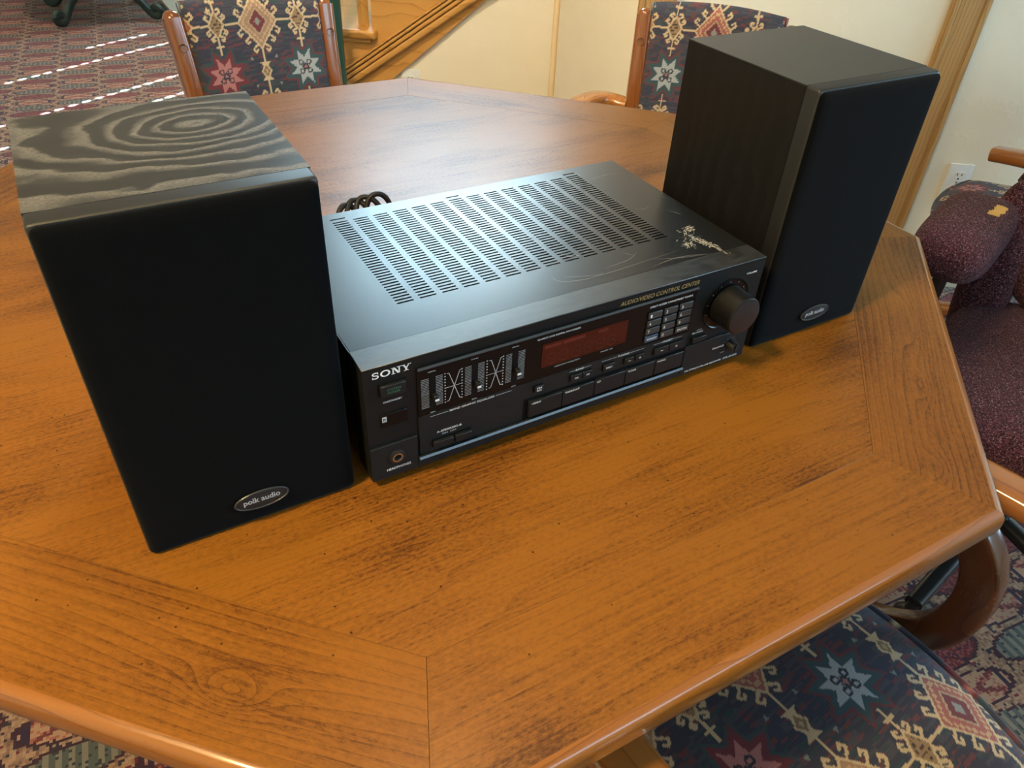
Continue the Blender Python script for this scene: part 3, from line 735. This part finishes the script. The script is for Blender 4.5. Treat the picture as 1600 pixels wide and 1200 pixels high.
# display
dp = box('display_window', .1662, .2606, -.0015, -.0011, .0768, .1028, M_disp, rc)
yd = -.00158
flat('display_block', [hl(.1685, .186, .0990, .0016), hl(.188, .212, .0990, .0016), hl(.2265, .2375, .0990, .0014)], M_dispblk, yd, dp)
qs = []
for k in range(6):
    x = .172 + k * .0135; z = .0850; a = .0085; h = .0055
    for q in ((x, x + a, z, 0), (x, x + a, z + h, 0), (x, x + a, z - h, 0)): qs.append(hl(q[0] + .001, q[1] - .001, q[2], .0006))
    for xx in (x, x + a):
        for z0_, z1_ in ((z + .0008, z + h - .0008), (z - h + .0008, z - .0008)): qs.append(ln((xx, z0_), (xx, z1_), .0006))
flat('display_digits', qs, M_dispseg, yd, dp)
text('QUARTZ LOCK DIGITAL SYNTHESIZER', .1605, .2060, .1085, .1105, Q - .0001, M_print, rc)
text('FREQUENCY/FUNCTION', .1810, .2090, .0728, .0746, Q - .0001, M_print_dim, rc); text('PRESET CH', .2326, .2464, .0730, .0746, Q - .0001, M_print_dim, rc)
text('AUDIO/VIDEO CONTROL CENTER', .2492, .3436, .1186, .1232, .0004, M_print_gold, rc, shear=.25)
text('DIRECT ACCESS TUNING/PRESET TUNING', .2850, .3368, .1076, .1096, Q - .0001, M_print, rc)
keys = [['1', '2', '3'], ['4', '5', '6'], ['7', '8', '9'], ['MEMORY', '0', 'ENTER']]
for r in range(4):
    for c in range(3):
        x0 = .2838 + c * .0190; z1 = .1032 - r * .0090
        k_ = box('keypad_key', x0, x0 + .0162, -.0034, -.0011, z1 - .0072, z1, M_keyblue if (r, c) == (3, 0) else M_key, rc, bevel=.0005, seg=1)
        t_ = keys[r][c]
        if len(t_) == 1: text(t_, x0 + .0016, x0 + .0036, z1 - .0052, z1 - .0018, -.00345, M_print, k_)
        else: text(t_, x0 + .002, x0 + .0142, z1 - .0048, z1 - .0024, -.00345, M_print, k_)
yS = -.0017
def cbtn(x0, x1, z0, z1, s, tw):
    box('button_recess', x0 - .0006, x1 + .0003, yS - .0001, yS, z0 - .0003, z1 + .0008, M_slot, rc)
    b = box('control_button', x0, x1, -.0042, yS - .0002, z0, z1, M_btn, rc, bevel=.0004, seg=1); xc = (x0 + x1) / 2; zc = (z0 + z1) / 2
    if s in '-+':
        flat('button_mark', [hl(xc - .0014, xc + .0014, zc, .0003)] + ([ln((xc, zc - .0014), (xc, zc + .0014), .0003)] if s == '+' else []), M_print, -.00425, b)
    else:
        for i, q in enumerate(s.split('\n')): n = len(s.split('\n')); zz = zc + (n - 1) * .0014 - i * .0028; text(q, xc - tw / 2, xc + tw / 2, zz - .0010, zz + .0010, -.00425, M_print, b)
cbtn(.1597, .1695, .0520, .0588, 'FM\nMODE', .0052); cbtn(.1996, .2118, .0502, .0580, 'FM', .0036); cbtn(.2132, .2236, .0502, .0580, 'AM', .0036)
cbtn(.2370, .2500, .0502, .0580, 'DIRECT', .0075); cbtn(.2624, .2736, .0502, .0574, '-', 0); cbtn(.2752, .2858, .0502, .0574, '+', 0); cbtn(.2988, .3168, .0492, .0576, '-', 0); cbtn(.3178, .3350, .0492, .0576, '+', 0)
for s, a, b, c, d in (('BAND', .1985, .2056, .2150, .2230), ('TUNING', .2350, .2540, .2680, .2860), ('PRESET', .2975, .3092, .3220, .3340)):
    text(s, b, c, .0606, .0628, yS, M_print, rc); [flat('printed_rule', [q_], M_print_dim, yS, rc) for q_ in (hl(a, b - .001, .0617), hl(c + .001, d, .0617))]
# function buttons
box('button_channel', .1500, .3418, -.0008, .0005, .0214, .0460, M_slot, rc)
for i, s in enumerate(('VIDEO', 'TAPE/DAT', 'CD', 'TUNER', 'PHONO')):
    x0 = .1548 + i * .03695; b = box('function_button', x0, x0 + .0362, -.0046, -.0009, .0243, .0430, M_btn, rc, bevel=.0005, seg=1)
    text(s, x0 + .0022, x0 + .0022 + len(s) * .00205, .0394, .0415, -.00465, M_print, b)
text('FUNCTION', .2402, .2566, .0157, .0179, -.0023, M_print, rc); [flat('printed_rule', [q_], M_print, -.0023, rc) for q_ in (hl(.1564, .2392, .0168), hl(.2576, .3425, .0168))]
# volume
VX, VZ = .3870, .0845
lathe('volume_recess', [(.0, .0002), (.0275, .0002), (.0285, .0011), (.0292, .0011), (.0292, 0)], M_gloss, rc, n=48, axis='y', at=(VX, .0005, VZ))
vk = lathe('volume_knob', [(.0215, 0.001), (.0212, .014), (.0205, .0262), (.0195, .0275), (0, .0277)], plain('knob_body', (.006, .006, .006), .4, .3), rc, n=48, axis='y', at=(VX, 0, VZ), auto=30)
lathe('knob_face', [(0, .0279), (.0183, .0279), (.0190, .0277)], plain('knob_face', (.020, .016, .015), .32, .4), vk, n=40, axis='y', at=(VX, 0, VZ))
qs = []
for k in range(11): a = math.radians(225 - 27 * k); qs.append([(VX + .0252 * math.cos(a) + .0006 * c, VZ + .0252 * math.sin(a) + .0006 * s_) for c, s_ in ((1, 0), (0, 1), (-1, 0), (0, -1))])
flat('volume_dots', qs, M_print_dim, .0002, rc)
text('VOLUME', .4072, .4212, .1128, .1149, .0005, M_print, rc)
text('-20dB', .3545, .3620, .0600, .0614, .0005, M_print_dim, rc); text('MUTING', .3500, .3640, .0568, .0588, .0005, M_print, rc)
box('muting_button', .3500, .3680, -.0030, .0005, .0472, .0535, M_btn, rc, bevel=.0005, seg=1)
bk = lathe('balance_knob', [(.0058, 0), (.0056, .0085), (.0048, .0095), (0, .0095)], M_rubber, rc, n=20, axis='y', at=(.4062, -.0022, .0300))
box('knob_pointer', .4054, .4070, -.0128, -.0023 - .0096, .0245, .0355, M_rubber, bk)
qs = []
for k in range(9): a = math.radians(215 - 31 * k); qs.append([(.4062 + .0082 * math.cos(a) + .0004 * c, .0300 + .0082 * math.sin(a) + .0004 * s_) for c, s_ in ((1, 0), (0, 1), (-1, 0), (0, -1))])
flat('balance_dots', qs, M_print, -.0023, rc)
text('BALANCE', .3822, .3978, .0294, .0316, -.0023, M_print, rc); text('LEFT', .3955, .4010, .0206, .0219, -.0023, M_print_dim, rc); text('RIGHT', .4150, .4215, .0206, .0219, -.0023, M_print_dim, rc)
text('FM STEREO/FM-AM RECEIVER', .3483, .3992, .0104, .0125, -.0023, M_print, rc); text('STR-AV300', .4016, .4215, .0104, .0127, -.0023, M_print, rc)
# wear on the top: scratches and peeled patches
def scratch(pts, wd=.0004, mat=None):
    p = catmull([(a, b, RH + .0003) for a, b in pts], 6); sc = [max(.15, math.sin(PI * (i + .5) / len(p))) for i in range(len(p))]
    sweep('scratch', p, [(-wd / 2, 0), (0, .00008), (wd / 2, 0)], mat or M_scratch, rc, scale=sc)
for s in ([(.2093, .0591), (.2162, .0472), (.2465, .0415), (.3183, .0458), (.3632, .0493)], [(.2204, .0539), (.248, .0438), (.2599, .0441)], [(.3086, .0333), (.3475, .037), (.3822, .0285)],
          [(.2646, .0509), (.2965, .0545), (.3141, .0639)], [(.300, .0689), (.307, .0591)], [(.3663, .2289), (.3949, .2343), (.4196, .2318)], [(.352, .2694), (.3503, .262), (.3556, .2655)], [(.3183, .0458), (.3466, .0358), (.3772, .0295)],
          [(.375, .062), (.395, .072), (.402, .090)], [(.372, .070), (.385, .067), (.398, .062)], [(.24, .10), (.248, .085), (.262, .082)], [(.4, .13), (.408, .118), (.41, .112)], [(.418, .16), (.424, .148)], [(.372, .145), (.38, .14), (.39, .143)]):
    scratch(s)
def scuff(cx, cy, n, sx, sy, ang, seed):
    r = random.Random(seed); V = []; F = []
    for _ in range(n):
        u, v = r.gauss(0, 1) * sx, r.gauss(0, 1) * sy; x = cx + u * math.cos(ang) - v * math.sin(ang); y = cy + u * math.sin(ang) + v * math.cos(ang)
        L = r.uniform(.0006, .0032); wd = r.uniform(.00015, .0006); a = ang + r.gauss(0, .7); b = len(V)
        for q in ((-L, 0), (0, -wd), (L, 0), (0, wd)): V.append((x + q[0] * math.cos(a) - q[1] * math.sin(a), y + q[0] * math.sin(a) + q[1] * math.cos(a), RH + .00025))
        F.append((b, b + 1, b + 2, b + 3))
    o = mesh('scuffed_paint', V, F, M_flake, rc); o['label'] = 'pale scuffed patch of worn paint'; return o
scuff(.3905, .052, 190, .0125, .0022, math.radians(104), 3); scuff(.397, .081, 40, .0035, .0025, 0.4, 5); scuff(.374, .055, 55, .006, .004, .3, 9)

# cords behind the receiver
pc = thing('power_cord', 'coiled black power cord lying behind the receiver', 'cord', (.158, .405, 0))
pts = []
for k in range(60):
    a = 2 * PI * k / 16; pts.append((-.030 + .0105 * k / 12 + .014 * math.cos(a) * 1.4, .030 * math.sin(a) * .5 + .004 * math.sin(k * .7), .034 + .026 * math.sin(a) + .0002 * k))
pts = pts + [(.06, -.02, .03), (.05, -.08, .02), (.02, -.13, .03)]
sweep('cord', catmull(pts, 3), circ(.0036, 8), M_rubber, pc)
pw_ = [( -.02, .002, .0037), (.03, .0, .0037), (.05, .02, .0037), (.0, .03, .0037), (-.03, .015, .02), (-.02, 0, .034)]
sweep('cord_tail', catmull(pw_, 5), circ(.0036, 8), M_rubber, pc)
rw = thing('speaker_wire', 'thin red speaker wire at the back left of the receiver', 'wire', (.105, .30, 0))
sweep('wire', catmull([(-.01, -.026, .09), (-.012, .015, .095), (-.02, .06, .075), (-.02, .12, .05), (-.01, .16, .004), (.06, .18, .0025)], 8), circ(.0022, 8), M_red, rw)

# ================================================================== tapestry game chairs
def tub_chair(label):
    """local frame: origin on the floor under the seat, +y is the way the sitter faces"""
    o = thing('game_chair', label, 'chair', group='tapestry game chairs round the table')
    # seat cushion
    n = 300; a, b = .232, .235; g = np.linspace(-1, 1, n); U, Vv = np.meshgrid(g, g, indexing='ij'); k = .62
    X = a * U * np.sqrt(1 - k * Vv ** 2 / 2); Y = b * Vv * np.sqrt(1 - k * U ** 2 / 2)
    m = np.maximum(np.abs(U), np.abs(Vv)); Z = .425 + .022 * (1 - m ** 7) + .014 * (1 - U ** 2) * (1 - Vv ** 2)
    seat = grid('seat', X, Y, Z, M_tap, o); weave(seat, kilim(X.ravel() + .0, Y.ravel() + .012 + .095))
    edge = []
    for i in range(0, n, 6): edge.append((X[i, 0], Y[i, 0]))
    for j in range(0, n, 6): edge.append((X[-1, j], Y[-1, j]))
    for i in range(n - 1, -1, -6): edge.append((X[i, -1], Y[i, -1]))
    for j in range(n - 1, -1, -6): edge.append((X[0, j], Y[0, j]))
    ed = []
    for p in edge:
        if not ed or math.hypot(p[0] - ed[-1][0], p[1] - ed[-1][1]) > .004: ed.append(p)
    if math.hypot(ed[0][0] - ed[-1][0], ed[0][1] - ed[-1][1]) < .004: ed.pop()
    w_ = sweep('seat_welt', [Vector((x * 1.006, y * 1.006, .424)) for x, y in ed], circ(.0058, 8), M_tap, o, closed=True)
    P = np.array([v.co for v in w_.data.vertices]); ang = np.arctan2(P[:, 1], P[:, 0]); weave(w_, kilim(ang * .23, P[:, 2] * 0 + .062))
    V = [(x, y, .4235) for x, y in ed] + [(x * .985, y * .985, .365) for x, y in ed]; q = len(ed)
    sk = mesh('seat_side', V, [(i, (i + 1) % q, q + (i + 1) % q, q + i) for i in range(q)], M_tap, o, smooth=True)
    P = np.array(V); ang = np.arctan2(P[:, 1], P[:, 0]); weave(sk, kilim(ang * .23, P[:, 2]))
    prism('seat_board', [(x * .98, y * .98) for x, y in ed[::3]], .345, .3645, M_cwoodd, o)
    # back: two posts, cushion between, cloth panel behind
    def backy(z): return -.205 - (z - .40) * .19
    zt = .862
    for s in (-1, 1):
        x1 = .160 * s; x0 = .150 * s
        pth = catmull([(x0 * .98, backy(.36), .36), (x0, backy(.5), .50), (x0 * 1.02, backy(.7), .70), (x1, backy(zt), zt - .012)], 6)
        ps = sweep('back_post', pth, rsec(.036, .048, .010), M_cwood, o, up=(0, 1, 0))
        p = Vector((x1, backy(zt), zt - .012))
        lathe('post_cap', [(.0, .0135), (.009, .0120), (.0155, .007), (.0178, .0)], M_cwood, ps, n=20, at=(p.x, p.y, p.z)).scale = (1, 1, 1)
        lathe('screw_plug', [(0, .0030), (.003, .0040), (.0068, .0035), (.0082, 0)], M_brass, ps, n=14, axis='y', at=(x1 - .0025 * s, backy(.80) + .026, .80)).rotation_euler = (0, 0, 0)
    nx, nz = 150, 210; gx = np.linspace(-1, 1, nx); gz = np.linspace(0, 1, nz); U, T_ = np.meshgrid(gx, gz, indexing='ij')
    zb, zc = .47, .878
    Zz = zb + (zc - zb) * T_ + .010 * (1 - U ** 2) * T_
    X = U * (.1385 + .006 * T_)
    fall = np.clip((T_ - .93) / .07, 0, 1); side = np.clip((np.abs(U) - .88) / .12, 0, 1)
    Y = backy(Zz) + .034 * np.sqrt(np.clip(1 - fall ** 2 * .95, 0, 1)) * np.sqrt(np.clip(1 - side ** 2 * .9, 0, 1)) + .008 * (1 - U ** 2) - .012 * (1 - U ** 2)
    bk = grid('backrest', X, Y, Zz, M_tap, o, flip=True); weave(bk, kilim(X.ravel(), (Zz.ravel() - .836)))
    for s in (-1, 1):
        pth = [Vector((s * (.1385 + .006 * t), backy(zb + (zc - zb) * t) + .012, zb + (zc - zb) * t)) for t in [i / 20 for i in range(21)]]
        wv = sweep('back_welt', pth, circ(.0045, 6), M_tap, o, up=(0, 1, 0)); P = np.array([v.co for v in wv.data.vertices]); weave(wv, kilim(P[:, 0] * 3, P[:, 2] * 1.0))
    V = []; F = []
    for i, t in enumerate([k / 12 for k in range(13)]):
        z = zb + (zc - zb - .03) * t
        V += [(-.162, backy(z) - .024, z), (.162, backy(z) - .024, z), (.162, backy(z) - .036, z), (-.162, backy(z) - .036, z)]
    for i in range(12):
        for q in range(4): F.append((i * 4 + q, i * 4 + (q + 1) % 4, i * 4 + 4 + (q + 1) % 4, i * 4 + 4 + q))
    F += [(3, 2, 1, 0), (48, 49, 50, 51)]
    mesh('back_panel', V, F, M_teal, o)
    # arms: bow out from the posts, run forward, and a bent support comes back to the seat
    for s in (-1, 1):
        za = .662
        arm = catmull([(s * .172, backy(.64) - .005, .655), (s * .235, backy(.64) + .005, .664), (s * .272, -.15, za + .004), (s * .276, -.02, za), (s * .266, .09, za - .004), (s * .25, .145, za - .012)], 7)
        sweep('arm', arm, rsec(.050, .030, .011), M_cwoodx, o)
        sup = catmull([(s * .268, .075, .632), (s * .272, .012, .612), (s * .276, -.036, .560), (s * .277, -.050, .490), (s * .275, -.032, .420), (s * .268, .016, .378), (s * .256, .075, .364), (s * .225, .13, .358)], 7)
        sweep('arm_support', sup, rsec(.032, .046, .006), M_cwoodd, o, up=(0, 1, .3))
    # swivel base
    lathe('swivel_column', [(0, .08), (.028, .08), (.028, .25), (.022, .26), (.022, .33), (.06, .335), (.06, .3445), (0, .3445)], M_blackmetal, o, n=20)
    for k_ in range(5):
        a_ = 2 * PI * k_ / 5 + .3; c, s_ = math.cos(a_), math.sin(a_)
        lg = sweep('base_leg', catmull([(.02 * c, .02 * s_, .15), (.14 * c, .14 * s_, .125), (.26 * c, .26 * s_, .075)], 5), rsec(.040, .034, .01), M_cwoodx, o)
        lathe('caster', [(0, -.012), (.020, -.012), (.025, -.006), (.025, .006), (.020, .012), (0, .012)], M_blackmetal, lg, n=18, axis='y', at=(.25 * c, .25 * s_, .0255))
        lathe('caster_stem', [(0, .03), (.012, .03), (.012, .07), (0, .07)], M_blackmetal, lg, n=12, at=(.25 * c, .25 * s_, 0))
    return o
def face(o, loc, heading):
    o.location = (loc[0], loc[1], FLOOR); o.rotation_euler = (0, 0, heading - PI / 2); return o
ch = tub_chair('tapestry seat tucked under the near right table edge, navy kilim with cream diamonds')
face(ch, (.367, -.252), math.radians(98))
def chair_copy(label): c = copy_tree(ch); c['label'] = label; return c
face(chair_copy('tapestry chair back with pale diamonds beyond the far left table edge, before the carpet'), (.273, 1.03), math.radians(-86))
c2 = face(chair_copy('tapestry chair half hidden behind the right speaker, against the cream wall'), (.95, .70), math.radians(222))
for q_ in c2.children:                                        # its cloth is cut one repeat further along: grey star on the left
    if q_.name.startswith('backrest'):
        q_.data = q_.data.copy(); P = np.array([v.co for v in q_.data.vertices])
        q_.data.color_attributes['weave'].data.foreach_set('color', np.concatenate([kilim(P[:, 0] + .172, P[:, 2] - .836), np.ones((len(P), 1))], 1).astype(np.float32).ravel())
face(chair_copy('tapestry chair by the right wall outlet, mostly hidden behind the purple chair'), (1.91, .40), math.radians(114))

# ================================================================== purple tweed office chair
oc = thing('office_chair', 'worn purple tweed office armchair pulled up at the right of the table', 'chair')
def cushion(name, hx, hy, hz, c, mat, parent, p=4.0, n=40, bend=0):
    g = np.linspace(-PI / 2, PI / 2, n); h = np.linspace(-PI, PI, 2 * n); A, B = np.meshgrid(g, h, indexing='ij')
    f = lambda w_, e: np.sign(w_) * np.abs(w_) ** e
    e = 2 / p
    X = hx * f(np.cos(A), e * 1.3) * f(np.cos(B), e); Y = hy * f(np.cos(A), e * 1.3) * f(np.sin(B), e); Z = hz * f(np.sin(A), e * 1.3)
    ob = grid(name, X, Y, Z, mat, parent, flip=True); ob.location = c
    bm = bmesh.new(); bm.from_mesh(ob.data); bmesh.ops.remove_doubles(bm, verts=bm.verts, dist=1e-5); bmesh.ops.recalc_face_normals(bm, faces=bm.faces); bm.to_mesh(ob.data); bm.free(); ob.data.shade_smooth()
    return ob
cushion('seat', .245, .262, .060, (0, 0, .415), M_tweed, oc, 4.5)
bk = cushion('backrest', .235, .055, .30, (0, -.262, .74), M_tweed, oc, 4.0); bk.rotation_euler = (math.radians(10), 0, 0)
lb = cushion('back_wing', .05, .045, .20, (.215, -.205, .50), M_tweed, oc, 3.0); lb.rotation_euler = (math.radians(8), math.radians(4), 0)
box('seat_pan', -.22, .22, -.22, .22, .335, .3595, M_blackmetal, oc, bevel=.01)
for s in (-1, 1):
    ap = cushion('arm_pad', .066, .150, .050, (s * .268, -.005, .650), M_tweed, oc, 3.6)
    sweep('arm_post', catmull([(s * .268, .045, .61), (s * .27, .04, .50), (s * .262, .03, .38), (s * .20, .02, .352)], 6), rsec(.045, .022, .006), M_blackmetal, oc, up=(1, 0, 0))
    if s == 1:
        r_ = random.Random(4)
        for q in range(9): 
            x = -.030 + r_.uniform(-.003, .003); y = -.050 + q * .0062
            pt = [(x - .009, y - .003, .0), (x, y, .0), (x + .009, y + .003, .0)]
            def zz(px, py): 
                v = 1 - abs(px / .066) ** 3.6 - abs(py / .15) ** 3.6; return .050 * max(v, .02) ** .36 + .0006
            sweep('worn_thread', [Vector((p_[0], p_[1], zz(p_[0], p_[1]))) for p_ in pt], circ(.0014, 6), M_foam, ap)
lathe('gas_column', [(0, .06), (.03, .06), (.03, .22), (.02, .23), (.02, .3345), (0, .3345)], M_blackmetal, oc, n=20)
for k_ in range(5):
    a_ = 2 * PI * k_ / 5 + math.radians(80); c, s_ = math.cos(a_), math.sin(a_)
    lg = sweep('base_leg', catmull([(.02 * c, .02 * s_, .12), (.16 * c, .16 * s_, .105), (.30 * c, .30 * s_, .075)], 5), rsec(.032, .030, .010), M_blackmetal, oc)
    lathe('caster', [(0, -.018), (.022, -.018), (.028, -.01), (.028, .01), (.022, .018), (0, .018)], M_blackmetal, lg, n=20, axis='y', at=(.295 * c, .295 * s_, .0285))
    lathe('caster_stem', [(0, .045), (.012, .045), (.012, .075), (0, .075)], M_blackmetal, lg, n=12, at=(.295 * c, .295 * s_, 0))
oc.location = (1.28, -.05, FLOOR); oc.rotation_euler = (0, 0, math.radians(200) - PI / 2)

# ================================================================== green iron table in the far room
it = thing('iron_table', 'dark green cast iron table on scrolled legs, far on the carpet', 'table', (.235, 5.22, FLOOR))
for k_ in range(4):
    a_ = math.radians(-134 + 90 * k_); c, s_ = math.cos(a_), math.sin(a_)
    prof = [(.03, .60), (.06, .50), (.10, .40), (.075, .30), (.10, .21), (.19, .15), (.27, .10), (.325, .045), (.36, .025), (.395, .035), (.40, .065), (.375, .078), (.355, .062)]
    lg = sweep('leg', catmull([(r * c, r * s_, z + .008) for r, z in prof], 6), rsec(.034, .040, .010), M_iron, it)
    sp = [(.10 + .055 * (1 - j / 14) * math.cos(j * .75 + 2.2), .26 + .055 * (1 - j / 14) * math.sin(j * .75 + 2.2)) for j in range(13)]
    sweep('scroll', catmull([(r * c, r * s_, z) for r, z in sp], 3), rsec(.018, .014, .004), M_iron, lg)
lathe('stretcher_ring', [(.105, .20), (.125, .20), (.125, .22), (.105, .22), (.105, .20)], M_iron, it, n=32)
lathe('table_top', [(0, .61), (.40, .61), (.42, .622), (.42, .634), (.40, .642), (0, .642)], M_iron, it, n=40)
sl = struct(box('trim_4', .60, 1.3, 5.02, 5.45, FLOOR, FLOOR + .03, M_base, bevel=.005))

gp = thing('metal_post', 'slim dark green upright post at the foot of the stairs behind the far left chair', 'post', (.745, 2.27, FLOOR))
lathe('post_base', [(0, 0), (.10, 0), (.10, .012), (.03, .025), (0, .025)], M_iron, gp, n=24)
lathe('post_shaft', [(0, .0255), (.019, .0255), (.019, 1.5), (0, 1.5)], plain('green_enamel', (.012, .06, .055), .35), gp, n=20)

# ================================================================== printed lettering: font outlines to flat meshes
bpy.context.view_layer.update(); dg = bpy.context.evaluated_depsgraph_get()
made = [(bpy.data.meshes.new_from_object(t[0].evaluated_get(dg)), t) for t in TXT]
for me, (fo, x0, x1, z0, z1, y, mat, parent, name) in made:
    P = np.array([v.co for v in me.vertices]); lo, hi = P.min(0), P.max(0)
    Qv = np.empty_like(P); Qv[:, 0] = x0 + (P[:, 0] - lo[0]) / (hi[0] - lo[0]) * (x1 - x0); Qv[:, 1] = y; Qv[:, 2] = z0 + (P[:, 1] - lo[1]) / (hi[1] - lo[1]) * (z1 - z0)
    me.vertices.foreach_set('co', Qv.ravel().astype(np.float32)); me.update(); me.materials.clear(); me.materials.append(mat)
    cu = fo.data; bpy.data.objects.remove(fo); bpy.data.curves.remove(cu)
    me.name = name; link(bpy.data.objects.new(name, me), parent)
